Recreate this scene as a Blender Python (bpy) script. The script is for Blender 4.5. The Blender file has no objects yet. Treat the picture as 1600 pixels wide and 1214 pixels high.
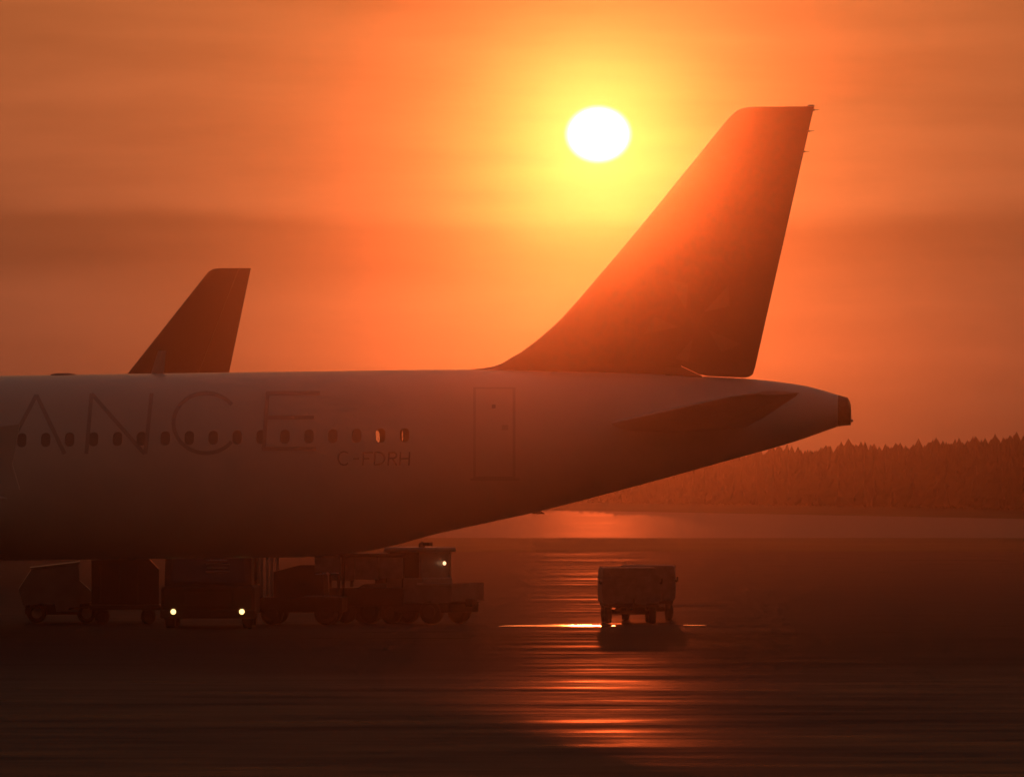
import bpy, math, random
from mathutils import Vector, Matrix
R = math.radians
random.seed(7)
SC = bpy.context.scene
COL = SC.collection

# ------------------------------------------------------------------ camera
F = 10500.0            # focal length in photo pixels (1600 wide)
HOR = 745.0            # photo row of the eye level
CH = 3.5               # eye height
cam_d = bpy.data.cameras.new('camera'); cam = bpy.data.objects.new('camera', cam_d); COL.objects.link(cam)
cam_d.sensor_width = 36; cam_d.lens = 36 * F / 1600
cam_d.clip_start = 0.5; cam_d.clip_end = 20000
cam.location = (0, 0, CH)
cam.rotation_euler = (R(90) + math.atan((HOR - 607) / F), 0, 0)
SC.camera = cam

# ------------------------------------------------------------------ sky
SUN_EL = math.atan((HOR - 210) / F); SUN_AZ = math.atan(135 / F)
world = bpy.data.worlds.new('World'); SC.world = world; world.use_nodes = True
nt = world.node_tree; nt.nodes.clear()
def N(t, **k):
    n = nt.nodes.new(t)
    for a, b in k.items(): setattr(n, a, b)
    return n
def L(a, b): nt.links.new(a, b)
def val(x, sock):
    if hasattr(x, 'is_output'): L(x, sock)
    else: sock.default_value = x
def M(op, a, b=0.0, c=0.0, clamp=False):
    n = N('ShaderNodeMath', operation=op); n.use_clamp = clamp
    val(a, n.inputs[0]); val(b, n.inputs[1]); val(c, n.inputs[2])
    return n.outputs[0]
def MIXC(kind, fac, a, b):
    n = N('ShaderNodeMix', data_type='RGBA', blend_type=kind)
    val(fac, n.inputs[0]); val(a, n.inputs[6]); val(b, n.inputs[7])
    return n.outputs[2]
def RAMP(x, stops, interp='LINEAR'):
    n = N('ShaderNodeValToRGB'); n.color_ramp.interpolation = interp
    e = n.color_ramp.elements
    while len(e) < len(stops): e.new(0.5)
    for i, (p, c) in enumerate(stops):
        e[i].position = p; e[i].color = (*c, 1) if len(c) == 3 else c
    L(x, n.inputs[0]); return n.outputs[0]
def RGB(r, g, b): return (r, g, b, 1)
tc = N('ShaderNodeTexCoord')
nrm = N('ShaderNodeVectorMath', operation='NORMALIZE'); L(tc.outputs['Generated'], nrm.inputs[0])
sx = N('ShaderNodeSeparateXYZ'); L(nrm.outputs[0], sx.inputs[0])
el = M('ARCSINE', sx.outputs[2]); az = M('ARCTAN2', sx.outputs[0], sx.outputs[1])
du = M('SUBTRACT', az, SUN_AZ); dv = M('SUBTRACT', el, SUN_EL)
# long flat cloud streaks
def streak(su, sv, off, detail=4):
    cb = N('ShaderNodeCombineXYZ')
    L(M('MULTIPLY', az, su), cb.inputs[0]); L(M('MULTIPLY', el, sv), cb.inputs[1]); cb.inputs[2].default_value = off
    n = N('ShaderNodeTexNoise'); n.inputs['Scale'].default_value = 1.0; n.inputs['Detail'].default_value = detail
    n.inputs['Roughness'].default_value = 0.5
    L(cb.outputs[0], n.inputs['Vector']); return n.outputs['Fac']
n_big = streak(14, 60, 1.7, 3)
n_fine = streak(20, 150, 8.2, 5)
eld = M('ADD', M('MULTIPLY', el, 180 / math.pi), M('MULTIPLY', M('SUBTRACT', n_big, 0.5), 0.6))   # wavy elevation in degrees
band = RAMP(M('DIVIDE', eld, 8.0, clamp=True),
            [(0.0, (.80,)*3), (.07, (.80,)*3), (.12, (.98,)*3), (.19, (1,)*3), (.235, (.74,)*3),
             (.268, (.76,)*3), (.295, (1.08,)*3), (.42, (1,)*3), (.52, (.95,)*3), (.7, (1.03,)*3), (1, (1,)*3)], 'EASE')
fine = M('ADD', 0.64, M('MULTIPLY', n_fine, 0.72))
cloud = M('MULTIPLY', band, fine)
# base colour of the dusk sky by elevation, dimmer away from the sun
base = RAMP(M('DIVIDE', M('MULTIPLY', el, 180 / math.pi), 90.0, clamp=True),
            [(0.0, (.10, .030, .016)), (.012, (.16, .046, .021)), (.03, (.28, .075, .029)), (.05, (.31, .086, .032)), (.09, (.31, .092, .034)), (.2, (.24, .090, .042)),
             (.5, (.11, .072, .062)), (1, (.085, .062, .056))])
cosd = M('COSINE', du)
side = RAMP(M('MULTIPLY', M('ADD', cosd, 1.0), 0.5), [(0, (.19, .21, .29)), (.5, (.27, .28, .34)), (.9, (.75, .75, .75)), (1, (1, 1, 1))])
base = MIXC('MULTIPLY', 1.0, base, side)
# aureole round the sun
th = M('SQRT', M('ADD', M('MULTIPLY', du, du), M('MULTIPLY', dv, dv)))
def EXPF(w): return M('EXPONENT', M('MULTIPLY', th, -1.0 / w))
g1 = N('ShaderNodeVectorMath', operation='SCALE'); g1.inputs[0].default_value = (1.12, .285, .045); L(EXPF(0.024), g1.inputs['Scale'])
g2 = N('ShaderNodeVectorMath', operation='SCALE'); g2.inputs[0].default_value = (.1, .03, .0); L(EXPF(0.0060), g2.inputs['Scale'])
gs = N('ShaderNodeVectorMath', operation='ADD'); L(g1.outputs[0], gs.inputs[0]); L(g2.outputs[0], gs.inputs[1])
skyc = MIXC('ADD', 1.0, base, gs.outputs[0])
cm = N('ShaderNodeCombineColor')
for i in range(3): L(cloud, cm.inputs[i])
skyc = MIXC('MULTIPLY', 1.0, skyc, cm.outputs[0])
# the sun's own flattened disc
rr = M('SQRT', M('ADD', M('POWER', M('DIVIDE', du, R(.262)), 2.0), M('POWER', M('DIVIDE', dv, R(.226)), 2.0)))
disc = N('ShaderNodeMapRange', interpolation_type='SMOOTHSTEP'); L(rr, disc.inputs[0])
disc.inputs[1].default_value = 0.62; disc.inputs[2].default_value = 1.18; disc.inputs[3].default_value = 1; disc.inputs[4].default_value = 0
dc = N('ShaderNodeVectorMath', operation='SCALE'); dc.inputs[0].default_value = (12, 7.0, 3.2); L(disc.outputs[0], dc.inputs['Scale'])
skyc = MIXC('ADD', 1.0, skyc, dc.outputs[0])
below = M('GREATER_THAN', el, -0.02)
bg = N('ShaderNodeBackground'); L(skyc, bg.inputs[0]); L(M('MULTIPLY', below, 1.0), bg.inputs[1])
sky = N('ShaderNodeTexSky', sky_type='NISHITA'); sky.sun_disc = False
sky.sun_elevation = SUN_EL; sky.sun_rotation = SUN_AZ; sky.dust_density = 6; sky.air_density = 2
bg2 = N('ShaderNodeBackground'); L(sky.outputs[0], bg2.inputs[0]); bg2.inputs[1].default_value = 0.012
add = N('ShaderNodeAddShader'); L(bg.outputs[0], add.inputs[0]); L(bg2.outputs[0], add.inputs[1])
wo = N('ShaderNodeOutputWorld'); L(add.outputs[0], wo.inputs[0])
world.cycles.sampling_method = 'MANUAL'; world.cycles.sample_map_resolution = 2048

# ------------------------------------------------------------------ sun lamp
sd = bpy.data.lights.new('sun', 'SUN'); so = bpy.data.objects.new('sun', sd); COL.objects.link(so)
sd.energy = 0.17; sd.angle = R(0.5); sd.color = (1.0, 0.120, 0.022)
sdir = Vector((math.sin(SUN_AZ) * math.cos(SUN_EL), math.cos(SUN_AZ) * math.cos(SUN_EL), math.sin(SUN_EL)))
so.rotation_euler = sdir.to_track_quat('Z', 'Y').to_euler()
so.location = (60, 400, 60)

SC.view_settings.view_transform = 'Standard'; SC.view_settings.look = 'None'
SC.view_settings.exposure = 0; SC.view_settings.gamma = 1; SC.view_settings.use_curve_mapping = False
SC.render.engine = 'CYCLES'
SC.cycles.use_denoising = True
SC.cycles.max_bounces = 6; SC.cycles.volume_bounces = 1; SC.cycles.transparent_max_bounces = 16
SC.cycles.sample_clamp_indirect = 4

HAZE_DENSITY = 0.00045
HAZE_G = 0.9845

# ------------------------------------------------------------------ materials
MATS = {}
def mat(name, color, rough=.5, metal=0.0, spec=.5, emit=None, estr=0.0, var=0.0, vscale=3.0, bump=0.0, coat=0.0):
    if name in MATS: return MATS[name]
    m = bpy.data.materials.new(name); m.use_nodes = True; t = m.node_tree
    b = t.nodes['Principled BSDF']
    b.inputs['Base Color'].default_value = (*color, 1); b.inputs['Roughness'].default_value = rough
    b.inputs['Metallic'].default_value = metal; b.inputs['Specular IOR Level'].default_value = spec
    b.inputs['Coat Weight'].default_value = coat
    if emit: b.inputs['Emission Color'].default_value = (*emit, 1); b.inputs['Emission Strength'].default_value = estr
    if var or bump:
        c = t.nodes.new('ShaderNodeTexCoord'); n = t.nodes.new('ShaderNodeTexNoise')
        n.inputs['Scale'].default_value = vscale; n.inputs['Detail'].default_value = 5
        t.links.new(c.outputs['Object'], n.inputs['Vector'])
        if var:
            r = t.nodes.new('ShaderNodeValToRGB'); e = r.color_ramp.elements
            e[0].position = .3; e[0].color = (*[x * (1 - var) for x in color], 1)
            e[1].position = .7; e[1].color = (*[min(1, x * (1 + var)) for x in color], 1)
            t.links.new(n.outputs['Fac'], r.inputs[0]); t.links.new(r.outputs[0], b.inputs['Base Color'])
            mr = t.nodes.new('ShaderNodeMapRange'); mr.inputs[3].default_value = max(.03, rough * .8); mr.inputs[4].default_value = min(1, rough * 1.25)
            t.links.new(n.outputs['Fac'], mr.inputs[0]); t.links.new(mr.outputs[0], b.inputs['Roughness'])
        if bump:
            bp = t.nodes.new('ShaderNodeBump'); bp.inputs['Strength'].default_value = bump; bp.inputs['Distance'].default_value = .02
            t.links.new(n.outputs['Fac'], bp.inputs['Height']); t.links.new(bp.outputs[0], b.inputs['Normal'])
    MATS[name] = m; return m

def pane_mat():
    m = bpy.data.materials.new('cabin_glass'); m.use_nodes = True; t = m.node_tree; t.nodes.clear()
    o = t.nodes.new('ShaderNodeOutputMaterial'); mx = t.nodes.new('ShaderNodeMixShader')
    tr = t.nodes.new('ShaderNodeBsdfTransparent'); tr.inputs[0].default_value = (.96, .95, .93, 1)
    gl = t.nodes.new('ShaderNodeBsdfGlossy'); gl.inputs['Roughness'].default_value = .05; gl.inputs[0].default_value = (.8, .8, .8, 1)
    fr = t.nodes.new('ShaderNodeFresnel'); fr.inputs[0].default_value = 1.45
    t.links.new(fr.outputs[0], mx.inputs[0]); t.links.new(tr.outputs[0], mx.inputs[1]); t.links.new(gl.outputs[0], mx.inputs[2])
    t.links.new(mx.outputs[0], o.inputs[0]); return m
GLASS = pane_mat()
WHITE = mat('white_aircraft_paint', (.70, .64, .55), .38, spec=.5, var=.06, vscale=.7, coat=.15)
BLACK = mat('black_aircraft_paint', (.036, .032, .032), .40, spec=.5, var=.25, vscale=.8)
DGREY = mat('dark_grey_lettering', (.42, .37, .33), .5)
LGREY = mat('emblem_grey', (.047, .043, .043), .42)
METAL = mat('bare_metal', (.35, .34, .33), .35, metal=.9, var=.15, vscale=4)
DMETAL = mat('dark_exhaust_metal', (.07, .06, .055), .5, metal=.6, var=.3, vscale=8)
RUB = mat('tyre_rubber', (.02, .02, .02), .8, var=.2, vscale=20)
SHADE = mat('window_shade', (.40, .37, .35), .7)
TAILRED = mat('dark_red_tail_paint', (.055, .02, .018), .4, var=.15, vscale=.5)
SEAM = mat('door_seam', (.58, .53, .46), .5)

# ------------------------------------------------------------------ mesh helpers
class MB:
    def __init__(s): s.v = []; s.f = []
    def add(s, vs, fs):
        o = len(s.v); s.v += [tuple(p) for p in vs]; s.f += [tuple(o + i for i in f) for f in fs]; return s
    def box(s, a, b, bev=0.0, m=None):
        x0, y0, z0 = a; x1, y1, z1 = b
        if bev <= 0:
            vs = [(x0,y0,z0),(x1,y0,z0),(x1,y1,z0),(x0,y1,z0),(x0,y0,z1),(x1,y0,z1),(x1,y1,z1),(x0,y1,z1)]
            fs = [(3,2,1,0),(4,5,6,7),(0,1,5,4),(1,2,6,5),(2,3,7,6),(3,0,4,7)]
        else:
            bev = min(bev, (x1-x0)*.45, (y1-y0)*.45, (z1-z0)*.45)
            def ring(z, i, c):
                X0, X1, Y0, Y1 = x0+i, x1-i, y0+i, y1-i
                return [(X0+c,Y0,z),(X1-c,Y0,z),(X1,Y0+c,z),(X1,Y1-c,z),(X1-c,Y1,z),(X0+c,Y1,z),(X0,Y1-c,z),(X0,Y0+c,z)]
            c = bev
            rs = [ring(z0, bev, c*.5), ring(z0+bev*.3, bev*.3, c*.8), ring(z0+bev, 0, c), ring(z1-bev, 0, c), ring(z1-bev*.3, bev*.3, c*.8), ring(z1, bev, c*.5)]
            vs = sum(rs, []); fs = [tuple(range(7, -1, -1)), tuple(40+i for i in range(8))]
            for k in range(5):
                for i in range(8):
                    j = (i+1) % 8; fs.append((k*8+i, k*8+j, k*8+8+j, k*8+8+i))
        if m: vs = [tuple(m @ Vector(p)) for p in vs]
        return s.add(vs, fs)
    def tube(s, p, q, r, r2=None, n=12, cap=True):
        p = Vector(p); q = Vector(q); r2 = r if r2 is None else r2
        d = (q - p).normalized(); a = d.orthogonal().normalized(); b = d.cross(a)
        vs = []
        for c, rad in ((p, r), (q, r2)):
            for i in range(n):
                t = 2*math.pi*i/n; vs.append(c + a*math.cos(t)*rad + b*math.sin(t)*rad)
        fs = [(i, (i+1) % n, n+(i+1) % n, n+i) for i in range(n)]
        if cap: fs += [tuple(range(n-1, -1, -1)), tuple(range(n, 2*n))]
        return s.add(vs, fs)
    def loft(s, rings, cap=True, closed=True):
        n = len(rings[0]); vs = sum([list(r) for r in rings], []); fs = []
        for k in range(len(rings)-1):
            for i in range(n if closed else n-1):
                j = (i+1) % n; fs.append((k*n+i, k*n+j, (k+1)*n+j, (k+1)*n+i))
        if cap: fs += [tuple(range(n-1, -1, -1)), tuple((len(rings)-1)*n+i for i in range(n))]
        return s.add(vs, fs)
    def lathe(s, prof, c, axis, n=24):
        c = Vector(c); d = Vector(axis).normalized(); a = d.orthogonal().normalized(); b = d.cross(a)
        rings = [[c + d*h + (a*math.cos(2*math.pi*i/n) + b*math.sin(2*math.pi*i/n))*r for i in range(n)] for h, r in prof]
        return s.loft(rings, cap=True)
    def prism(s, poly, y0, y1, axis='y'):
        n = len(poly)
        if axis == 'y': vs = [(x, y0, z) for x, z in poly] + [(x, y1, z) for x, z in poly]
        else: vs = [(y0, x, z) for x, z in poly] + [(y1, x, z) for x, z in poly]
        fs = [tuple(range(n)), tuple(range(2*n-1, n-1, -1))] + [(i, n+i, n+(i+1) % n, (i+1) % n) for i in range(n)]
        return s.add(vs, fs)

def fixnormals(me):
    import bmesh
    b = bmesh.new(); b.from_mesh(me); bmesh.ops.recalc_face_normals(b, faces=b.faces); b.to_mesh(me); b.free()
def obj(name, mb, m, parent=None, smooth=None, fix=True):
    me = bpy.data.meshes.new(name); me.from_pydata(mb.v, [], mb.f); me.update()
    if fix: fixnormals(me)
    if m: me.materials.append(m)
    if smooth is not None:
        me.shade_smooth()
        if smooth < 180: me.set_sharp_from_angle(angle=R(smooth))
    o = bpy.data.objects.new(name, me); COL.objects.link(o)
    if parent: o.parent = parent
    return o
def tag(o, label=None, cat=None, group=None, kind=None):
    for k, v in (('label', label), ('category', cat), ('group', group), ('kind', kind)):
        if v: o[k] = v
    return o
def thing(name, label, cat, loc=(0, 0, 0), rz=0.0, group=None):
    e = bpy.data.objects.new(name, None); COL.objects.link(e); e.location = loc; e.rotation_euler = (0, 0, rz)
    e.empty_display_size = .2
    return tag(e, label, cat, group)

def gx(px, Y): return (px - 800) / F * Y
def gz(py, Y): return CH + (HOR - py) / F * Y

# ================================================================== GROUND
def ground_mat(name='wet_apron', f0=.125, f1=.03, r0=.23, r1=.52, bk=1.0, zn=1.15, zf=.55):
    m = bpy.data.materials.new(name); m.use_nodes = True; t = m.node_tree; b = t.nodes['Principled BSDF']
    c = t.nodes.new('ShaderNodeTexCoord')
    def noise(scale, detail, rough=.55, sx=1.0, sy=1.0):
        mp = t.nodes.new('ShaderNodeMapping'); mp.inputs['Scale'].default_value = (sx, sy, 1)
        n = t.nodes.new('ShaderNodeTexNoise'); n.inputs['Scale'].default_value = scale; n.inputs['Detail'].default_value = detail
        n.inputs['Roughness'].default_value = rough
        t.links.new(c.outputs['Object'], mp.inputs[0]); t.links.new(mp.outputs[0], n.inputs['Vector']); return n.outputs['Fac']
    wet = noise(.45, 10, .70, .30, 1.0)
    grit = noise(5.0, 4)
    roll = noise(.9, 5, .6, .25, 1.0)
    mr = t.nodes.new('ShaderNodeMapRange'); mr.inputs[1].default_value = .34; mr.inputs[2].default_value = .64
    mr.inputs[3].default_value = r0; mr.inputs[4].default_value = r1
    t.links.new(wet, mr.inputs[0])
    fr = t.nodes.new('ShaderNodeMapRange'); fr.inputs[1].default_value = .32; fr.inputs[2].default_value = .66
    fr.inputs[3].default_value = f0; fr.inputs[4].default_value = f1
    t.links.new(wet, fr.inputs[0])
    b1 = t.nodes.new('ShaderNodeBump'); b1.inputs['Strength'].default_value = .35 * bk; b1.inputs['Distance'].default_value = .03
    b2 = t.nodes.new('ShaderNodeBump'); b2.inputs['Strength'].default_value = .12 * bk; b2.inputs['Distance'].default_value = .01
    t.links.new(roll, b1.inputs['Height']); t.links.new(grit, b2.inputs['Height']); t.links.new(b1.outputs[0], b2.inputs['Normal'])
    # gloss share raised near and cut farther off to shape the sun glint
    sp = t.nodes.new('ShaderNodeSeparateXYZ'); t.links.new(c.outputs['Object'], sp.inputs[0])
    big = noise(.05, 3, .5, .6, 1.0)
    wob = t.nodes.new('ShaderNodeMath'); wob.operation = 'MULTIPLY_ADD'; wob.inputs[1].default_value = 60
    t.links.new(big, wob.inputs[0]); t.links.new(sp.outputs[1], wob.inputs[2])
    zone = t.nodes.new('ShaderNodeMapRange'); zone.interpolation_type = 'SMOOTHSTEP'
    zone.inputs[1].default_value = 132; zone.inputs[2].default_value = 168; zone.inputs[3].default_value = zn; zone.inputs[4].default_value = zf
    t.links.new(wob.outputs[0], zone.inputs[0])
    fm_ = t.nodes.new('ShaderNodeMath'); fm_.operation = 'MULTIPLY'
    t.links.new(fr.outputs[0], fm_.inputs[0]); t.links.new(zone.outputs[0], fm_.inputs[1])
    df = t.nodes.new('ShaderNodeBsdfDiffuse'); gl = t.nodes.new('ShaderNodeBsdfGlossy'); mx = t.nodes.new('ShaderNodeMixShader')
    col = t.nodes.new('ShaderNodeValToRGB'); e = col.color_ramp.elements
    e[0].position = .3; e[0].color = (.024, .025, .026, 1); e[1].position = .75; e[1].color = (.050, .050, .050, 1)
    t.links.new(wet, col.inputs[0]); t.links.new(col.outputs[0], df.inputs[0])
    gl.inputs[0].default_value = (.66, .61, .60, 1)
    t.links.new(mr.outputs[0], gl.inputs['Roughness'])
    for q in (df, gl): t.links.new(b2.outputs[0], q.inputs['Normal'])
    t.links.new(fm_.outputs[0], mx.inputs[0]); t.links.new(df.outputs[0], mx.inputs[1]); t.links.new(gl.outputs[0], mx.inputs[2])
    t.nodes.remove(b); t.links.new(mx.outputs[0], t.nodes['Material Output'].inputs[0])
    return m
APRON = ground_mat()
GRASS = mat('dark_grass', (.035, .042, .018), .95, spec=.05, var=.4, vscale=.15, bump=.6)
def ground_z(Y):                                  # the field climbs gently away from the stands
    t = Y - 240.0
    if t <= 0: return 0.0
    return .012 * t * t / 50 if t < 25 else .012 * (t - 12.5)
def ground_Y(py):
    lo, hi = 60.0, 460.0
    for _ in range(50):
        m_ = (lo + hi) / 2
        if HOR + (CH - ground_z(m_)) * F / m_ > py: lo = m_
        else: hi = m_
    return lo
YEND = 466.0
ys = [-60, 60, 120, 180, 240] + [242.5 + 2.5 * i for i in range(10)] + [270, 320, 380, YEND]
g = MB().loft([[(-600 + 100 * i, y, ground_z(y)) for i in range(13)] for y in ys], cap=False, closed=False)
tag(obj('apron', g, APRON, smooth=180), 'wide wet dark apron under the parked aircraft', kind='structure')
def lumpy_sheet(poly_rows, h, lift):
    mb = MB(); rows = []
    for r_i, row in enumerate(poly_rows):
        rows.append([(x, y, lift(x, y) + (.005 if r_i in (0, len(poly_rows)-1) else h * random.uniform(.6, 1.2))) for x, y in row])
    mb.loft(rows, cap=False, closed=False); return mb
xs = [-600 + 8 * i for i in range(151)]
Ya, Yb = ground_Y(797), ground_Y(811); Xa, Xb = gx(850, Ya), gx(1600, Yb)
def edgeY(x): return max(Yb - 14, min(Ya + 8, Ya + (Yb - Ya) * (x - Xa) / (Xb - Xa)))
def bank(x, y): return ground_z(y)
rows = [[(x, min(YEND - .5, edgeY(x) + f + .8 * math.sin(x * .09 + f))) for x in xs] for f in (0, 3, 8, 14, 20, 28, 45, 70, 200)]
tag(obj('grass_field', lumpy_sheet(rows, .10, bank), GRASS), 'dark grass field in front of the forest', kind='structure')
Y0, Y1 = ground_Y(862), ground_Y(841)
TAXI = ground_mat('wet_taxiway', .21, .19, .35, .41, .2, 1, 1)
rows = [[(x, (Y1 - 1) + (edgeY(x) + 1.5 - Y1 + 1) * f) for x in xs] for f in (0, .25, .5, .75, 1)]
tag(obj('taxiway', MB().loft([[(x, y, ground_z(y) + .0035) for x, y in r_] for r_ in rows], cap=False, closed=False), TAXI, smooth=180), 'paler wet taxiway between grass strip and grass field', kind='structure')
rows = [[(x, Y0 + (Y1 - Y0) * f + .5 * math.sin(x * .05)) for x in xs] for f in (0, .06, .3, .5, .7, .94, 1)]
tag(obj('grass_strip', lumpy_sheet(rows, .05, bank), GRASS), 'flat dark grass strip crossing behind the aircraft', kind='structure')
PUD = mat('puddle_water', (.02, .018, .016), .10, spec=.5, bump=.02, vscale=1.2)
def puddle(cx, cy, rx, ry, seed):
    rnd = random.Random(seed); ph = [rnd.uniform(0, 6.28) for _ in range(4)]
    pts = []
    for i in range(48):
        a = 2*math.pi*i/48
        k = 1 + .22*math.sin(2*a+ph[0]) + .15*math.sin(3*a+ph[1]) + .08*math.sin(7*a+ph[2])
        pts.append((cx + rx*k*math.cos(a), cy + ry*k*math.sin(a), .005))
    mb = MB().add(pts + [(cx, cy, .006)], [(i, (i+1) % 48, 48) for i in range(48)])
    return obj('puddle', mb, PUD)
tag(puddle(gx(872, 158), 158.2, 1.05, 1.1, 3), 'bright puddle left of the baggage carts', kind='structure')
tag(puddle(gx(1085, 158), 158.6, .22, .5, 4), 'small puddle right of the baggage carts', kind='structure')

# ================================================================== FOREST (reads as one mass)
SPRUCE = mat('spruce_needles', (.022, .032, .014), .9, spec=.1, var=.35, vscale=.6)
def forest_top(px):
    pts = [(-3000, 752), (900, 752), (1000, 744), (1100, 721), (1150, 707), (1190, 700), (1230, 699), (1300, 694), (1400, 690), (1500, 688), (1530, 682), (1600, 675), (1800, 668), (5000, 668)]
    for (a, b), (c, d) in zip(pts, pts[1:]):
        if a <= px <= c: return b + (d - b) * (px - a) / (c - a)
    return 700
fm = MB(); rnd = random.Random(5)
for row in range(7):
    x = -230 + rnd.random()
    while x < 230:
        Y = edgeY(x) + 26 + row * 3.2 + rnd.uniform(-1.3, 1.3)
        px = 800 + F * x / Y
        dense = 840 < px < 1720
        H = gz(forest_top(px), Y) * 1.0
        w = H * rnd.uniform(.09, .16)
        tiers = 7 if dense else 3
        k = 7 if dense else 5
        zg = bank(x, Y); H = (H - zg) * rnd.choice((rnd.uniform(.93, 1.03), rnd.uniform(.90, .99), rnd.uniform(.82, .95))) * (1 + .03 * math.sin(x * 1.3) + .03 * math.sin(x * 3.1 + 1)); w = H * rnd.uniform(.15, .27); z0 = .06 * H; lean = rnd.uniform(-.012, .012) * H
        for t_ in range(tiers):
            za = z0 + (H - z0) * t_ / tiers * .97
            zb = min(H, za + (H - z0) / tiers * 1.75)
            if t_ == tiers - 1: zb = H
            rad = w * (1 - t_ / tiers) ** .7 * rnd.uniform(.75, 1.25) + .07
            a0 = rnd.uniform(0, 6.28)
            cx = x + lean * za / H
            vs = []
            for i in range(2 * k):
                a = a0 + math.pi * i / k
                q = rad * (rnd.uniform(.85, 1.25) if i % 2 == 0 else rnd.uniform(.4, .6))
                vs.append((cx + q*math.cos(a), Y + q*math.sin(a), zg + za + (0 if i % 2 == 0 else .12 * H / tiers) + rnd.uniform(-.08, .08)))
            vs.append((x + lean * zb / H, Y, zg + zb))
            fm.add(vs, [(i, (i+1) % (2*k), 2*k) for i in range(2*k)])
        fm.tube((x, Y, zg), (x, Y, zg + H * .5), .09, .05, n=5, cap=False)
        x += rnd.uniform(.22, .6) if dense else rnd.uniform(.8, 1.5)
tag(obj('spruce_forest', fm, SPRUCE, fix=False), 'dark spruce forest along the horizon behind the airport', 'forest', kind='stuff')

# ================================================================== NEAR AIRLINER
YAW = R(-5.0); SN, CS = math.sin(YAW), math.cos(YAW); D0 = 150.0
def loc_pt(px, py, y=0.0):
    u = (px - 800) / F
    x = (u * (D0 + y * CS) + y * SN) / (CS - u * SN)
    Y = D0 + x * SN + y * CS
    return x, CH + (HOR - py) / F * Y
plane = thing('passenger_airliner', 'large white airliner with a tall black tail fin and ANCE lettering', 'airplane', (0, D0, 0), YAW)
def interp(tab, x):
    if x <= tab[0][0]: return tab[0][1]
    for (a, b), (c, d) in zip(tab, tab[1:]):
        if x <= c:
            return b + (d - b) * (x - a) / (c - a)
    return tab[-1][1]
def smooth_tab(tab, n=6):
    out = []                                # Catmull-Rom through the table
    P = [tab[0]] + list(tab) + [tab[-1]]
    for i in range(1, len(P) - 2):
        p0, p1, p2, p3 = P[i-1], P[i], P[i+1], P[i+2]
        m1 = (p2[1]-p0[1]) / max(1e-6, p2[0]-p0[0]); m2 = (p3[1]-p1[1]) / max(1e-6, p3[0]-p1[0]); h = p2[0]-p1[0]
        for k in range(n):
            t = k / n
            out.append((p1[0]+h*t, (2*t**3-3*t**2+1)*p1[1]+(t**3-2*t**2+t)*h*m1+(-2*t**3+3*t**2)*p2[1]+(t**3-t**2)*h*m2))
    out.append(tab[-1]); return out
top_px = [(0, 587), (250, 583.5), (500, 580), (735, 577.5), (900, 580), (1000, 583), (1100, 588), (1176, 592.5), (1230, 598.5), (1270, 605.5), (1310, 617.5)]
bot_px = [(400, 871), (480, 870), (560, 863), (620, 851), (680, 834.5), (760, 817), (850, 797), (950, 771), (1050, 744), (1150, 716), (1240, 690.5), (1310, 666)]
TOP = smooth_tab([(loc_pt(a, b)) for a, b in top_px]); BOT = smooth_tab([(loc_pt(a, b)) for a, b in bot_px])
slope = (TOP[6][1] - TOP[0][1]) / (TOP[6][0] - TOP[0][0])
xA = TOP[0][0]; xB = BOT[0][0]; XT = TOP[-1][0]; XN = XT - 37.2
def zt_(x): return TOP[0][1] + slope * (x - xA) if x < xA else interp(TOP, x)
def zb_(x): return BOT[0][1] + slope * (x - xB) if x < xB else interp(BOT, x)
WID = smooth_tab([(loc_pt(540, 700)[0], 1.975), (loc_pt(640, 700)[0], 1.95), (loc_pt(760, 700)[0], 1.84), (loc_pt(870, 700)[0], 1.66), (loc_pt(1000, 700)[0], 1.34),
       (loc_pt(1150, 700)[0], .92), (loc_pt(1250, 650)[0], .58), (loc_pt(1310, 650)[0], .34)])
def sect(x):
    zt, zb, w = zt_(x), zb_(x), interp(WID, x)
    d = x - XN                                # nose taper
    if d < 5.5:
        t = max(0.0, d / 5.5); k = max(.02, math.sqrt(max(0, 1 - (1 - t) ** 2.2)))
        zc = (zt + zb) / 2 - .45 * (1 - t) ** 1.5; h = (zt - zb) / 2 * k
        return zc + h, zc - h, w * k
    return zt, zb, w
def side_y(x, z):
    zt, zb, w = sect(x); zc = (zt+zb)/2; h = (zt-zb)/2
    return -w * math.sqrt(max(0, 1 - ((z - zc) / h) ** 2))
def near_pt(px, py):
    y = -1.9
    for _ in range(8):
        x, z = loc_pt(px, py, y); y = side_y(x, z)
    return x, y, z
WX = []                                          # cabin windows
for k in range(18): WX.append(near_pt(632 - 37.35 * k, 680)[0])
zw_off = zt_(WX[0]) - near_pt(632, 680)[2]
WHW, WHH = .125, .175
def band_ratio(x):
    zt, zb, w = sect(x); zc = (zt+zb)/2; h = (zt-zb)/2
    if XN + 6 < x < WX[0] + .4: zw, hh = zt - zw_off, WHH
    else: zw, hh = zc + .31 * h, .085 * h
    return min(.95, (zw + hh - zc) / h), max(-.9, (zw - hh - zc) / h)
xs = set()
x = XN
while x < XT: xs.add(round(x, 4)); x += .12 if x < XN + 1.2 else (.5 if x < -13 else .16)
xs = {x for x in xs if all(abs(x - w) > WHW + .03 for w in WX)} | {round(w + s, 4) for w in WX for s in (-WHW, WHW)} | {round(w, 4) for w in WX} | {round(XT, 4)}
xs = sorted(xs)
N1, N2, N3 = 9, 4, 22
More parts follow.
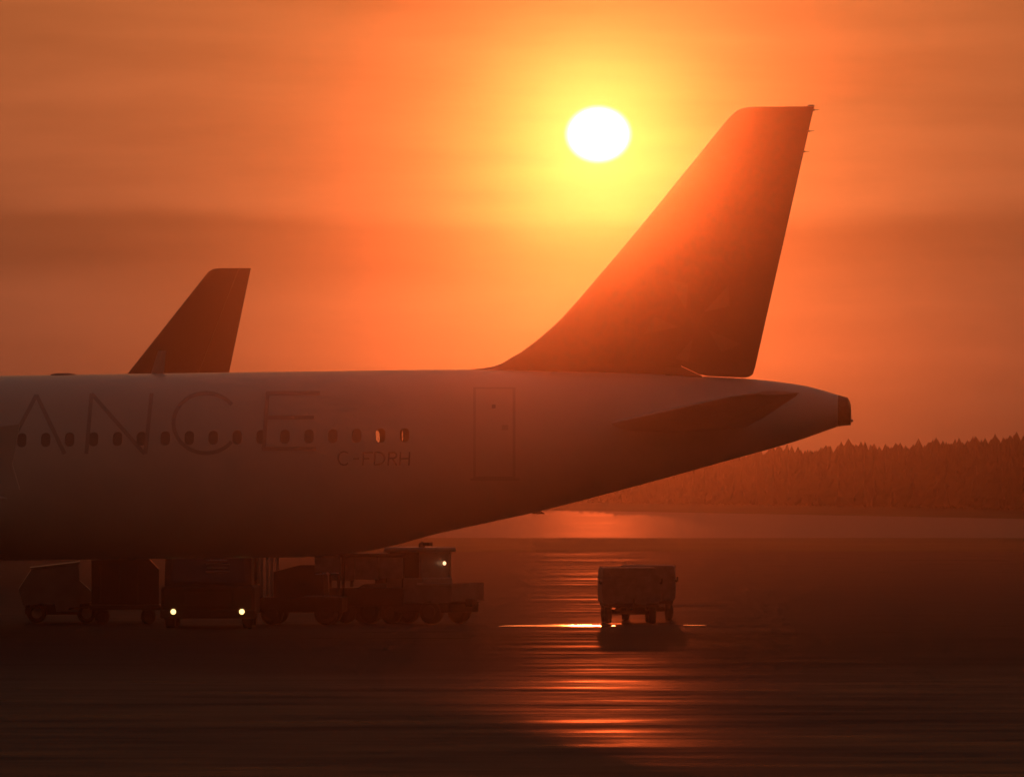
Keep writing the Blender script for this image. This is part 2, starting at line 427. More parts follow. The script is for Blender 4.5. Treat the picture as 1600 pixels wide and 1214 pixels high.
def ring(x):
    zt, zb, w = sect(x); zc = (zt+zb)/2; h = (zt-zb)/2
    rt, rb = band_ratio(x); at, ab = math.acos(rt), math.acos(rb)
    A = [at * i / N1 for i in range(N1)] + [at + (ab - at) * i / N2 for i in range(N2)] + [ab + (math.pi - ab) * i / N3 for i in range(N3 + 1)]
    near = [(x, -w * math.sin(a), zc + h * math.cos(a)) for a in A]
    far = [(x, w * math.sin(a), zc + h * math.cos(a)) for a in reversed(A[1:-1])]
    return near + far
rings = [ring(x) for x in xs]; NR = len(rings[0])
open_far = {1, 2}
fv = sum(rings, []); ff = []
for k in range(len(rings) - 1):
    xm = (xs[k] + xs[k+1]) / 2
    wi = next((i for i, w in enumerate(WX) if abs(xm - w) < WHW), None)
    for i in range(NR):
        j = (i + 1) % NR
        if wi is not None:
            if N1 <= i < N1 + N2: continue
            if wi in open_far and NR - N1 - N2 <= i < NR - N1: continue
        ff.append((k*NR+i, k*NR+j, (k+1)*NR+j, (k+1)*NR+i))
ff.append(tuple(range(NR-1, -1, -1)))
fb = MB().add(fv, ff)
obj('fuselage', fb, WHITE, plane, smooth=40)

# windows: frame > pane, shade
def rr_pts(hw, hh, r, n=8):
    out = []
    for cx, cz, a0 in ((hw-r, hh-r, 0), (-hw+r, hh-r, 90), (-hw+r, -hh+r, 180), (hw-r, -hh+r, 270)):
        for i in range(n):
            a = R(a0 + 90 * i / (n-1)); out.append((cx + r*math.cos(a), cz + r*math.sin(a)))
    return out
def window(k, far=False):
    wx = WX[k]; wz = zt_(wx) - zw_off; sg = -1 if far else 1
    inner = rr_pts(.105, .155, .095); outer = rr_pts(WHW + .02, WHH + .02, .03)
    def P(pts, out): return [(wx + a, sg * (side_y(wx + a, wz + b) - out), wz + b) for a, b in pts]
    fr = MB().loft([P(inner, -.025), P(inner, .005), P(outer, .005)], cap=False)
    f = obj('window', fr, WHITE, plane, smooth=40)
    mid = P(inner, -.012); mb = MB().add(mid, [tuple(range(len(mid)))])
    obj('pane', mb, GLASS, f)
    if far:
        if k == 1:  # unseen far-side shade, shaped to let a thin slit of sky light through
            sh = [(a, b) for a, b in rr_pts(.104, .17, .02)]; sh = [(a - .012, b) for a, b in sh]
            obj('shade', MB().add(P(sh, -.027), [tuple(range(len(sh)))]), SHADE, f)
    elif k > 1:
        sh = rr_pts(.12, .17, .05); obj('shade', MB().add(P(sh, -.027), [tuple(range(len(sh)))]), SHADE, f)
for k in range(len(WX)): window(k)
for k in open_far: window(k, True)

# lettering: ribbons that follow the skin
def ribbon(pts, width, mb, close=False, off=.006, sub=8):
    P = []
    for (a, b), (c, d) in zip(pts, pts[1:]):
        n = max(1, int(math.hypot(c-a, d-b) / sub))
        P += [(a + (c-a)*i/n, b + (d-b)*i/n) for i in range(n)]
    P.append(pts[-1]); rows = []
    for i, (a, b) in enumerate(P):
        p0 = P[max(0, i-1)]; p1 = P[min(len(P)-1, i+1)]
        dx, dy = p1[0]-p0[0], p1[1]-p0[1]; l = math.hypot(dx, dy) or 1
        nx, ny = -dy/l*width/2, dx/l*width/2
        r_ = []
        for q in (-1, 1):
            x, y, z = near_pt(a + nx*q, b + ny*q); r_.append((x, y - off, z))
        rows.append(r_)
    mb.loft(rows, cap=False, closed=False); return mb
def arc(cx, cy, rx, ry, a0, a1, n=28): return [(cx + rx*math.cos(R(a0+(a1-a0)*i/n)), cy - ry*math.sin(R(a0+(a1-a0)*i/n))) for i in range(n+1)]
LET = {
 'A': [[(9, 708), (57, 617)], [(57, 617), (101, 709)]],
 'N': [[(143, 615), (135, 709)], [(143, 615), (226, 709)], [(237, 614), (227, 709)]],
 'C': [arc(322, 661, 51, 47, 38, 322)],
 'E': [[(418, 613), (412, 704)], [(416, 614), (500, 614)], [(415, 652), (491, 652)], [(412, 701), (494, 701)]],
}
for ch, strokes in LET.items():
    mb = MB()
    for i, s_ in enumerate(strokes): ribbon(s_, 6.0, mb, off=.006 + .0015 * i)
    obj('letter', mb, DGREY, plane)['label'] = 'dark thin letter ' + ch + ' on the fuselage'
REG = [
 [arc(537.5, 716, 9, 10.5, 45, 315, 14)],
 [[(552, 716.5), (561, 716.5)]],
 [[(568, 706), (567, 727)], [(567.5, 707), (583, 707)], [(567.5, 716.5), (577, 716.5)]],
 [[(586, 706), (585, 726.5)], [(585.5, 706.5)] + arc(590, 716, 11, 9.6, 90, -90, 12) + [(585, 726)]],
 [[(608, 706), (606.5, 727)], [(607.5, 706.8)] + arc(614, 711.2, 5.5, 4.6, 90, -90, 8) + [(607, 715.8)], [(613, 716), (620, 727)]],
 [[(626, 706), (624.5, 727)], [(640, 706), (639, 727)], [(625, 716.5), (639.5, 716.5)]],
]
REGM = mat('registration_paint', (.30, .26, .24), .5)
for strokes in REG:
    mb = MB()
    for i, s_ in enumerate(strokes): ribbon(s_, 2.6, mb, sub=5, off=.006 + .0015 * i)
    obj('letter', mb, REGM, plane)

# passenger door
def skin_patch(px0, px1, py0, py1, off, nx=8, nz=16):
    rows = []
    for j in range(nz+1):
        r_ = []
        for i in range(nx+1):
            x, y, z = near_pt(px0 + (px1-px0)*i/nx, py0 + (py1-py0)*j/nz); r_.append((x, y - off, z))
        rows.append(r_)
    return MB().loft(rows, cap=False, closed=False)
door = obj('door', skin_patch(742, 803, 608, 745, .010), WHITE, plane, smooth=60)
for nm, a in (('seam', (739.5, 743.5, 607, 748)), ('seam', (801, 805.5, 607, 748)), ('seam', (739.5, 805.5, 744.5, 748.5)), ('seam', (739.5, 805.5, 605, 607.5))):
    obj(nm, skin_patch(*a, .013), SEAM, door, smooth=60)
obj('door_window', skin_patch(768.5, 774.5, 632, 638, .015, 2, 2), SHADE, door)
obj('handle', skin_patch(784, 794, 664, 672, .015, 2, 2), SEAM, door)
obj('sill', skin_patch(735, 812, 747, 751, .02, 8, 2), SEAM, door)

# ---- fin and rudder
def foil(n=14):
    pts = []
    for i in range(n+1):
        t = (1 - math.cos(math.pi * i / n)) / 2
        yt = 5 * (.2969*math.sqrt(t) - .1260*t - .3516*t*t + .2843*t**3 - .1036*t**4)
        pts.append((t, yt))
    return pts
FO = foil()
le_px = [(577.3, 733), (575, 757), (571.5, 775), (566, 788), (560, 797), (548, 818), (538, 831), (525, 847), (497, 878), (426, 940), (355, 1000), (231, 1101), (200, 1126), (188, 1136), (177, 1147), (170, 1158), (167, 1172)]
le_px = sorted(le_px)
te = lambda py: 1272.5 + (1176 - 1272.5) * (py - 166) / (592 - 166)
hg = lambda py: 1232 + (1066 - 1232) * (py - 166) / (573 - 166)
def le(py): return interp(le_px, py)
LEs = smooth_tab(le_px, 5)
def foil_ring(xl, xt, z, t0=0.0, t1=1.0, full=None, thick=.1, yoff=0.0, flat_te=False):
    """ring of a symmetric section between chord fractions t0..t1 of the chord (xl..xt)"""
    c = xt - xl; n = 14; up = []
    for i in range(n+1):
        t = t0 + (t1 - t0) * (1 - math.cos(math.pi * i / n)) / 2
        yt = 5 * thick * (.2969*math.sqrt(max(0, t)) - .1260*t - .3516*t*t + .2843*t**3 - .1036*t**4) * min(c, 5.2)
        up.append((xl + t * c, max(yt, .004)))
    return [(x, y + yoff, z) for x, y in up] + [(x, -y + yoff, z) for x, y in reversed(up)]
levels = [577.5, 575.5, 573, 568, 560, 550, 538, 525, 510, 497, 470, 440, 400, 355, 310, 270, 231, 210, 200, 192, 186, 181, 176, 172, 169, 167.2]
rings = []
for py in levels:
    l_ = interp(LEs, py); h_ = hg(py); t_ = te(py)
    xl, z = loc_pt(l_, py); xh, _ = loc_pt(h_, py); xt, _ = loc_pt(t_, py)
    rings.append(foil_ring(xl, xt, z, 0, (xh - xl - .01) / (xt - xl), thick=.105))
# skirt into the crown
first = [(x, y, z - .35) for x, y, z in rings[0]]
obj('vertical_fin', MB().loft([first] + rings), BLACK, plane, smooth=35)
def ruddercut(px):
    if px < 1098: return 573 + (px - 1066) * 15 / 32
    return 588 + (px - 1098) * 3.2 / 72
rl = [166.5, 190, 231, 310, 400, 497, 550, 572]
rings = []
for py in rl:
    h_ = hg(py); t_ = te(py); l_ = interp(LEs, max(167.2, py))
    xl, z = loc_pt(l_, max(167, py)); xh, _ = loc_pt(h_, py); xt, _ = loc_pt(t_, py)
    rings.append(foil_ring(xl, xt, z, (xh - xl - .08) / (xt - xl), 1.0, thick=.101))
# foot of the rudder follows the slanting cut
ls = []
py = 572; xl, z0 = loc_pt(interp(LEs, py), py); xh, _ = loc_pt(hg(py), py); xt, _ = loc_pt(te(592), 592)
last = []
for x, y, z in foil_ring(xl, loc_pt(te(py), py)[0], z0, (xh - xl - .08) / (loc_pt(te(py), py)[0] - xl), 1.0, thick=.101):
    px_ = 1066 + (x - xh) / (loc_pt(te(py), py)[0] - xh) * (te(590) - 1066)
    cut = ruddercut(px_) - .7
    if px_ > 1168: cut -= (px_ - 1168) * .7
    xx, zz = loc_pt(px_, cut); last.append((xx, y, zz))
rings.append(last)
rud = obj('rudder', MB().loft(rings), BLACK, plane, smooth=35)
# root fairing below the rudder cut
a = loc_pt(1040, 575); b = loc_pt(1066, 573.2); c = loc_pt(1098, 588.0); d = loc_pt(1040, 600)
obj('fin_fairing', MB().prism([(a[0], a[1]), (b[0], b[1]), (c[0], c[1]), (c[0], c[1]-.3), (d[0], d[1])], -.24, .24), BLACK, plane)
for py in (172, 205, 237):
    xh, z = loc_pt(te(py) - 2, py); xe, _ = loc_pt(te(py) + 9, py)
    m = MB().tube((xh, 0, z), (xh + .07, 0, z), .03, .012, n=6); m.tube((xh + .07, 0, z), (xe, 0, z + .005), .009, .004, n=5)
    obj('static_wick', m, DMETAL, rud)
obj('light_strip', MB().tube((*loc_pt(1262, 166)[:1], 0, loc_pt(1262, 165.5)[1]), (loc_pt(1273, 166)[0], 0, loc_pt(1273, 165.5)[1]), .025, .02, n=8), METAL, rud)
# five-blade star emblem on the fin, sunk to the fin's skin
def fin_y(px, py):
    l_ = interp(LEs, py); xl, z = loc_pt(l_, py); xt, _ = loc_pt(te(py), py); x, _ = loc_pt(px, py)
    t = min(1, max(0, (x - xl) / (xt - xl)))
    return -5 * .105 * (.2969*math.sqrt(t) - .1260*t - .3516*t*t + .2843*t**3 - .1036*t**4) * min(xt - xl, 5.2)
def fin_tri(pts, m):
    n = 6; vs = []; idx = {}; fs = []
    for i in range(n+1):
        for j in range(n+1-i):
            a = (i/n, j/n, 1-i/n-j/n)
            px_ = sum(a[k]*pts[k][0] for k in range(3)); py_ = sum(a[k]*pts[k][1] for k in range(3))
            x, z = loc_pt(px_, py_); idx[i, j] = len(vs); vs.append((x, fin_y(px_, py_) - .007, z))
    for i in range(n):
        for j in range(n-i):
            fs.append((idx[i, j], idx[i+1, j], idx[i, j+1]))
            if i + j < n-1: fs.append((idx[i+1, j], idx[i+1, j+1], idx[i, j+1]))
    return MB().add(vs, fs)
cx, cy = 1085, 506
for k in range(5):
    a = R(43 + 72 * k)
    def pol(r_, d_): return (cx + r_*math.cos(a + R(d_)), min(566, cy - r_*math.sin(a + R(d_))))
    tip, o1, o2 = pol(24, 6), pol(80, 5), pol(62, -17)
    obj('emblem_blade', fin_tri([tip, o1, o2], None), LGREY, plane)

# ---- tailplane
def surf_ring(xle, chord, y, z, thick):
    up = []; n = 12
    for i in range(n+1):
        t = (1 - math.cos(math.pi*i/n))/2
        yt = 5*thick*(.2969*math.sqrt(t) - .1260*t - .3516*t*t + .2843*t**3 - .1036*t**4)*chord
        up.append((xle + t*chord, max(yt, .004)))
    return [(x, y, z + h) for x, h in up] + [(x, y, z - h) for x, h in reversed(up)]
xr, zr = loc_pt(925, 668, -1.0); xrt, _ = loc_pt(1165, 668, -1.0)
xtip, ztip = loc_pt(1166, 614, -6.1); xtt, _ = loc_pt(1249, 620, -6.1)
for sg in (-1, 1):
    rings = []
    for f in (0, .3, .6, .9, .97, 1.0):
        k = 0 if f < .9 else (f - .9) / .1
        le_ = xr + (xtip - xr) * f + .25 * k * k; c_ = (xrt - xr) + ((xtt - xtip) - (xrt - xr)) * f - .25 * k * k
        rings.append(surf_ring(le_, c_, sg * (.75 + 5.35 * f), zr + (ztip - zr) * f, .10))
    tp = obj('tailplane', MB().loft(rings), WHITE, plane, smooth=35)
    rings = []
    for f in (.22, .6, .95):
        le_ = xr + (xtip - xr) * f; c_ = (xrt - xr) + ((xtt - xtip) - (xrt - xr)) * f
        z_ = zr + (ztip - zr) * f; a = le_ + c_ * .74; b = le_ + c_ * 1.012; h = .028 * c_
        rings.append([(a, sg*(.75+5.35*f), z_ + h + .006), (b, sg*(.75+5.35*f), z_ + .012), (b, sg*(.75+5.35*f), z_ - .012), (a, sg*(.75+5.35*f), z_ - h - .006)])
    obj('elevator', MB().loft(rings), WHITE, tp)
# ---- tail cone exhaust
zt, zb, w = sect(XT); zc = (zt+zb)/2
p = [loc_pt(1311, 617.5), loc_pt(1325, 621.5), loc_pt(1326, 632), loc_pt(1329.5, 632), loc_pt(1330, 652), loc_pt(1328, 664), loc_pt(1311, 667)]
rings = []
for px_, t_, b_, w_ in ((1310, 617.2, 666.4, .345), (1318, 619.5, 665.2, .32), (1325, 621.5, 664.5, .29), (1329.5, 632, 664, .24)):
    x1, z1 = loc_pt(px_, t_); _, z2 = loc_pt(px_, b_); c_ = (z1+z2)/2; h_ = (z1-z2)/2
    rings.append([(x1, -w_*math.sin(2*math.pi*i/20), c_ + h_*math.cos(2*math.pi*i/20)) for i in range(20)])
tcn = obj('exhaust_cone', MB().loft(rings), DMETAL, plane, smooth=30)
x1, z1 = loc_pt(1327, 657); x2, _ = loc_pt(1333, 657)
obj('tail_light', MB().tube((x1, 0, z1), (x2, 0, z1), .045, .03, n=8), METAL, tcn)
# ---- antennas and drain mast
def blade(px0, px1, pyb, tpx0, tpx1, pyt, name, y=0.0, th=.02):
    a = loc_pt(px0, pyb, y); b = loc_pt(px1, pyb, y); c = loc_pt(tpx1, pyt, y); d = loc_pt(tpx0, pyt, y)
    r0 = [(a[0], y, a[1]), ((a[0]+b[0])/2, y-th, a[1]), (b[0], y, b[1]), ((a[0]+b[0])/2, y+th, a[1])]
    r1 = [(d[0], y, d[1]), ((c[0]+d[0])/2, y-th*.6, d[1]), (c[0], y, c[1]), ((c[0]+d[0])/2, y+th*.6, d[1])]
    obj(name, MB().loft([r0, r1]), DGREY, plane)
blade(234, 256, 588, 247, 259, 548, 'antenna')
x0, z0 = loc_pt(75, 590); x1, z1 = loc_pt(123, 590); zt0 = loc_pt(100, 583)[1]
m = MB(); prof = [(0, .02), (.12, .8), (.3, 1), (.7, 1), (.9, .75), (1, .02)]
m.loft([[(x0 + (x1-x0)*t, .28*k*math.cos(math.pi*i/8), z0 + (zt0 - z0)*k*math.sin(math.pi*i/8)) for i in range(9)] for t, k in prof], cap=False, closed=False)
obj('dome_antenna', m, DMETAL, plane, smooth=60)
blade(826, 842, 796, 832, 852, 803, 'drain_mast', 0, .03)

# ---- wings, engines, undercarriage (mostly beyond the left edge of the photograph)
def sx_(nose): return XT + .25 - 37.57 - 0.7 + nose
def wing_geo(y):
    lex = 11.9 + y * math.tan(R(27.3)); tex = 18.9 if y < 6.4 else 18.9 + (y - 6.4) * (22.1 - 18.9) / 10.5
    return lex, tex, 2.30 + y * math.tan(R(4.9))
for sg in (-1, 1):
    rings = []
    for y in (1.2, 3, 5, 6.4, 9, 12, 15, 16.9):
        l_, t_, z_ = wing_geo(y); rings.append(surf_ring(sx_(l_), t_ - l_, sg * y, z_, .14 - .0025 * y))
    wg = obj('wing', MB().loft(rings), WHITE, plane, smooth=35)
    l_, t_, z_ = wing_geo(16.9); a = sx_(l_)
    obj('wingtip_fence', MB().prism([(a + .2, z_), (a + 1.35, z_ + .75), (a + 1.75, z_ + .8), (a + 1.6, z_), (a + 1.75, z_ - .5), (a + 1.35, z_ - .45)], sg * 16.9 - .025, sg * 16.9 + .025), WHITE, wg)
    for y in (4.6, 8.6, 12.0):
        l_, t_, z_ = wing_geo(y); x_ = sx_(t_)
        m = MB(); m.loft([[(x_ + dx, sg*y + .17*k*math.cos(2*math.pi*i/10), z_ - .28 + .22*k*math.sin(2*math.pi*i/10)) for i in range(10)] for dx, k in ((-2.2, .05), (-1.6, .8), (-.8, 1), (.1, .75), (.7, .08))])
        obj('flap_fairing', m, WHITE, wg, smooth=50)
    ex = sx_(11.2); ey = sg * 5.75; ez = 1.55
    en = obj('engine', MB().lathe([(0, .78), (-.05, .92), (.25, 1.08), (1.2, 1.16), (2.4, 1.08), (3.0, .92), (3.02, .86), (.5, .80)], (ex, ey, ez), (1, 0, 0), 28), WHITE, plane, smooth=45)
    obj('core_nozzle', MB().lathe([(2.6, .62), (3.4, .55), (4.2, .42), (4.22, .36), (4.7, .12), (4.8, .01)], (ex, ey, ez), (1, 0, 0), 24), DMETAL, en, smooth=45)
    obj('pylon', MB().prism([(ex + .8, ez + 1.0), (ex + 3.6, ez + .5), (ex + 4.6, ez + 1.35), (ex + 1.6, ez + 1.5)], ey - .18, ey + .18), WHITE, en)
def wheel(parent, c, r, w, name='wheel', n=24, axis=(0, 1, 0)):
    t = obj(name, MB().lathe([(-w/2, r*.62), (-w/2, r*.86), (-w*.36, r*.97), (0, r), (w*.36, r*.97), (w/2, r*.86), (w/2, r*.62)], c, axis, n), RUB, parent, smooth=45)
    return t
def hub(parent, c, r, w, m, axis=(0, 1, 0)):
    return obj('rim', MB().lathe([(-w/2, r*.2), (-w/2-.01, r*.5), (-w*.35, r*.62), (w*.35, r*.62), (w/2+.01, r*.5), (w/2, r*.2)], c, axis, 16), m, parent, smooth=45)
for sg in (-1, 1):
    gxx = sx_(17.71); gy = sg * 3.8
    leg = obj('main_gear', MB().tube((gxx, gy, .55), (gxx - .1, gy - sg*.1, 2.7), .13, .16).tube((gxx, gy - .55, .58), (gxx, gy + .55, .58), .09), METAL, plane, smooth=50)
    for d in (-.46, .46):
        wheel(leg, (gxx, gy + d, .585), .585, .42); 
leg = obj('nose_gear', MB().tube((sx_(5.07), 0, .38), (sx_(5.0), 0, 2.2), .09, .11).tube((sx_(5.07), -.3, .38), (sx_(5.07), .3, .38), .06), METAL, plane, smooth=50)
for d in (-.25, .25): wheel(leg, (sx_(5.07), d, .385), .385, .22)

# ================================================================== FAR AIRLINER (its fin rises over the fuselage)
FY = 228.0
far = thing('distant_airliner', 'smaller distant airliner whose dark swept tail fin rises above the white fuselage', 'airplane', (gx(360, FY), FY, 0), R(-4))
def fl(px, py): return (gx(px, FY) - gx(360, FY)) / math.cos(R(4)), gz(py, FY)
fle = [(419.0, 340), (420.5, 332), (425, 325), (440, 313), (582, 200), (640, 154), (690, 95)]
rings = []; rr_ = []
for py in (690, 670, 640, 582, 520, 460, 440, 430, 425, 422, 420.2, 419.2):
    l_ = interp(fle, py); t_ = 392 + (358 - 392) * (py - 419) / (582 - 419)
    xl, z = fl(l_, py); xt, _ = fl(t_, py)
    rings.append(foil_ring(xl, xt, z, 0, .70, thick=.10)); rr_.append(foil_ring(xl, xt, z, .705, 1.0, thick=.10))
obj('vertical_fin', MB().loft(rings), TAILRED, far, smooth=35)
obj('rudder', MB().loft(rr_), TAILRED, far, smooth=35)
fr = []
xe = fl(425, 690)[0]
for d, zt, zb, w in ((0, 4.6, 4.1, .2), (1.5, 4.85, 3.75, .55), (4, 5.02, 2.9, 1.1), (7, 5.08, 2.1, 1.4), (10, 5.1, 1.75, 1.5), (30, 5.1, 1.75, 1.5), (33, 5.0, 1.8, 1.35), (35, 4.5, 2.1, .9), (36.2, 3.6, 2.8, .2)):
    fr.append([(xe - d, w*math.sin(2*math.pi*i/28), (zt+zb)/2 + (zt-zb)/2*math.cos(2*math.pi*i/28)) for i in range(28)])
obj('fuselage', MB().loft(fr), WHITE, far, smooth=50)
for sg in (-1, 1):
    obj('tailplane', MB().loft([surf_ring(xe - 4.6, 3.2, sg*.5, 4.1, .1), surf_ring(xe - 1.9, 1.3, sg*6, 4.7, .1)]), WHITE, far, smooth=35)
    obj('wing', MB().loft([surf_ring(xe - 25, 6, sg*1, 2.2, .13), surf_ring(xe - 21.5, 3.6, sg*5, 2.6, .12), surf_ring(xe - 17, 1.4, sg*13.8, 3.6, .1)]), WHITE, far, smooth=35)
    obj('engine', MB().lathe([(0, .6), (.1, .75), (1, .85), (2.4, .75), (3.2, .5), (3.9, .1)], (xe - 26.5, sg*4.6, 1.35), (1, 0, 0), 20), WHITE, far, smooth=45)
    leg = obj('main_gear', MB().tube((xe - 20.5, sg*2.9, .5), (xe - 20.5, sg*2.8, 2.4), .12), METAL, far)
    wheel(leg, (xe - 20.5, sg*2.9, .5), .5, .5)
leg = obj('nose_gear', MB().tube((xe - 33, 0, .35), (xe - 33, 0, 2.2), .1), METAL, far); wheel(leg, (xe - 33, 0, .35), .35, .3)

# ================================================================== GROUND VEHICLES
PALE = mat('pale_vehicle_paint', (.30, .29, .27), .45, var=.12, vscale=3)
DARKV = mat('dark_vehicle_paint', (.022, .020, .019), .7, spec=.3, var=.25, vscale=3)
CANVAS = mat('grey_canvas', (.17, .16, .15), .85, spec=.2, var=.2, vscale=6, bump=.4)
FRAME = mat('dark_steel', (.02, .019, .018), .65, metal=.0, var=.2, vscale=5)
CHROME = mat('polished_trim', (.6, .58, .55), .18, metal=1.0)
LAMP = mat('lit_headlight', (.9, .8, .6), .3, emit=(1.0, .62, .22), estr=3.0)
LAMP2 = mat('lit_work_lamp', (.9, .8, .6), .3, emit=(1.0, .55, .28), estr=2.2)
DGLASS = mat('dark_windscreen', (.02, .02, .022), .08, spec=.6)

# ---- covered baggage carts (end-on, coupled)
def baggage_cart(x, Y, label, rz=0.0, W=1.40, Lg=2.3, H=1.335, zb=.50, step=0.0):
    t = thing('baggage_cart', label, 'cart', (x, Y, 0), rz, 'covered baggage carts standing behind the airliner tail')
    hw = W/2; n = 7
    def prof(y, inset=0.0, wob=0.0):
        pts = [(-hw + inset + .02, zb), (-hw + inset, zb + .25), (-hw + .015 + inset, H - .2)]
        for i in range(n): a = R(180 - 90*i/(n-1)); pts.append((-hw + .10 + .075*math.cos(a), H - .075 + .075*math.sin(a)))
        for i in range(n): a = R(90 - 90*i/(n-1)); pts.append((hw - .10 + .075*math.cos(a), H - .075 + .075*math.sin(a)))
        pts += [(hw - .015 - inset, H - .2), (hw - inset, zb + .25), (hw - inset - .02, zb)]
        return [(px_, y, pz + (random.uniform(-.006, .006))) for px_, pz in pts]
    body = obj('canopy', MB().loft([prof(-Lg/2 + Lg*k/6) for k in range(7)]), CANVAS, t, smooth=40)
    for k in range(5):                                   # hanging curtain folds on the end
        xa = -hw + .06 + (W - .12) * k / 5; xb = -hw + .06 + (W - .12) * (k+1) / 5 - .012
        obj('curtain', MB().box((xa, -Lg/2 - .02 - .008*(k % 2), zb - .03 + .02*(k % 3)), (xb, -Lg/2 - .004, H - .22), .006), CANVAS, body)
    ch = obj('chassis', MB().box((-hw + .06, -Lg/2, .40), (hw - .06, Lg/2, .495), .02).box((-.08, -Lg/2 + .2, .3), (.08, Lg/2 - .2, .40)), FRAME, t)
    for sy in (-1, 1):
        ax = obj('axle', MB().box((-.46, sy*Lg*.33 - .05, .22), (.46, sy*Lg*.33 + .05, .31), .01).prism([(-.3, .31), (.3, .31), (.2, .40), (-.2, .40)], sy*Lg*.33 - .04, sy*Lg*.33 + .04), FRAME, t)
        for sxx in (-1, 1):
            w_ = wheel(t, (sxx*.53, sy*Lg*.33, .25), .25, .16, axis=(1, 0, 0)); hub(w_, (sxx*.53, sy*Lg*.33, .25), .25, .165, FRAME, axis=(1, 0, 0))
    obj('drawbar', MB().tube((0, -Lg/2 + .1, .36), (.04, -Lg/2 - .45, .34), .03).tube((.04, -Lg/2 - .45, .34), (.04, -Lg/2 - .5, .62), .022), FRAME, t)
    for sxx in (-1, 1):
        obj('hook', MB().tube((sxx*hw*.99, -Lg/2 + .1, H - .36), (sxx*(hw + .05), -Lg/2 + .1, H - .37), .022, n=6).tube((sxx*(hw + .05), -Lg/2 + .1, H - .38), (sxx*(hw + .055), -Lg/2 + .1, H - .26), .016, n=6), FRAME, t)
    return t
baggage_cart(gx(983, 160.2), 160.2 + 1.0, 'front covered baggage cart, left and lower of the pair beside the bright puddle', R(2), W=1.38)
baggage_cart(gx(1013, 163.6), 163.6 + 1.3, 'rear covered baggage cart, right of the pair and partly hidden by the front one', R(-2), W=1.40)

# ---- tow tractor with cab and rear deck
def tow_tractor(name, label, loc, rz, paint, cat='tractor', cab=True, lamp=True, deck=True, Lg=3.0, W=1.5, hood_h=.98, nose_slope=.25):
    t = thing(name, label, cat, loc, rz)
    hw = W/2
    obj('chassis', MB().box((-Lg/2, -hw + .04, .28), (Lg/2, hw - .04, .52), .04), FRAME, t)
    # bonnet at -x, cab in the middle, deck at +x
    prof = [(-Lg/2, .5), (-Lg/2 - .02, hood_h - nose_slope), (-Lg/2 + .35, hood_h - .04), (-.35, hood_h), (-.35, .5)]
    obj('bonnet', MB().prism(prof, -hw, hw), paint, t)
    if deck:
        dk = obj('deck', MB().prism([(.55, .5), (.55, .93), (Lg/2 + .1, .98), (Lg/2 + .1, .55), (Lg/2 - .3, .5)], -hw, hw), paint, t)
        obj('deck_edge', MB().box((.5, -hw - .015, .935), (Lg/2 + .115, -hw + .01, .985), .008), METAL, dk)
        obj('hitch', MB().box((Lg/2 + .1, -.12, .42), (Lg/2 + .3, .12, .6), .02), FRAME, t)
    if cab:
        cb = obj('cab', MB().box((-.38, -hw + .03, .5), (.62, hw - .03, 1.10), .03), paint, t)
        for sx2 in (-.33, .55):
            for sy in (-1, 1):
                obj('pillar', MB().box((sx2 - .035, sy*(hw - .08) - .035, 1.08), (sx2 + .035, sy*(hw - .08) + .035, 1.72), .01), paint, cb)
        obj('roof', MB().box((-.46, -hw, 1.70), (.72, hw, 1.83), .05), paint, cb)
        obj('side_glass', MB().box((-.29, -hw + .055, 1.10), (.51, -hw + .07, 1.70)), DGLASS, cb)
        obj('side_glass', MB().box((-.29, hw - .07, 1.10), (.51, hw - .055, 1.70)), DGLASS, cb)
        obj('windscreen', MB().box((-.34, -hw + .12, 1.10), (-.325, hw - .12, 1.70)), DGLASS, cb)
        obj('rear_panel', MB().box((.555, -hw + .12, 1.10), (.57, hw - .12, 1.70)), paint, cb)
        obj('beacon', MB().lathe([(0, .08), (.03, .085), (.1, .07), (.14, .02)], (.45, -hw + .3, 1.83), (0, 0, 1), 12), FRAME, cb)
        obj('mirror', MB().box((.70, -hw - .12, 1.86), (.90, -hw + .06, 1.95), .02).tube((.60, -hw + .1, 1.82), (.74, -hw, 1.9), .014, n=6), FRAME, cb)
        if lamp:
            obj('work_lamp', MB().lathe([(0, .04), (.03, .048), (.05, .036)], (.625, .27, 1.44), (1, 0, 0), 14), LAMP2, cb)
    else:
        obj('seat', MB().box((-.25, -.45, .5), (.2, .45, .72), .04).box((.12, -.45, .72), (.25, .45, 1.15), .04), FRAME, t)
        obj('steering_wheel', MB().tube((-.35, -.2, .85), (-.2, -.2, 1.08), .02, n=6).lathe([(-.015, .15), (0, .18), (.015, .15)], (-.2, -.2, 1.08), (.55, 0, .83), 16), FRAME, t)
    for sx2 in (-Lg*.31, Lg*.31):
        for sy in (-1, 1):
            c = (sx2, sy*(hw - .1), .30); w_ = wheel(t, c, .30, .2); hub(w_, c, .3, .205, FRAME)
    return t
TY = 160.6
TRUCKP = mat('grey_tractor_paint', (.19, .17, .15), .45, var=.2, vscale=3)
tow_tractor('tow_tractor', 'dark tow tractor with a cab, small lit lamp and flat rear deck', (gx(649, TY), TY, 0), R(-30), TRUCKP, Lg=2.7)
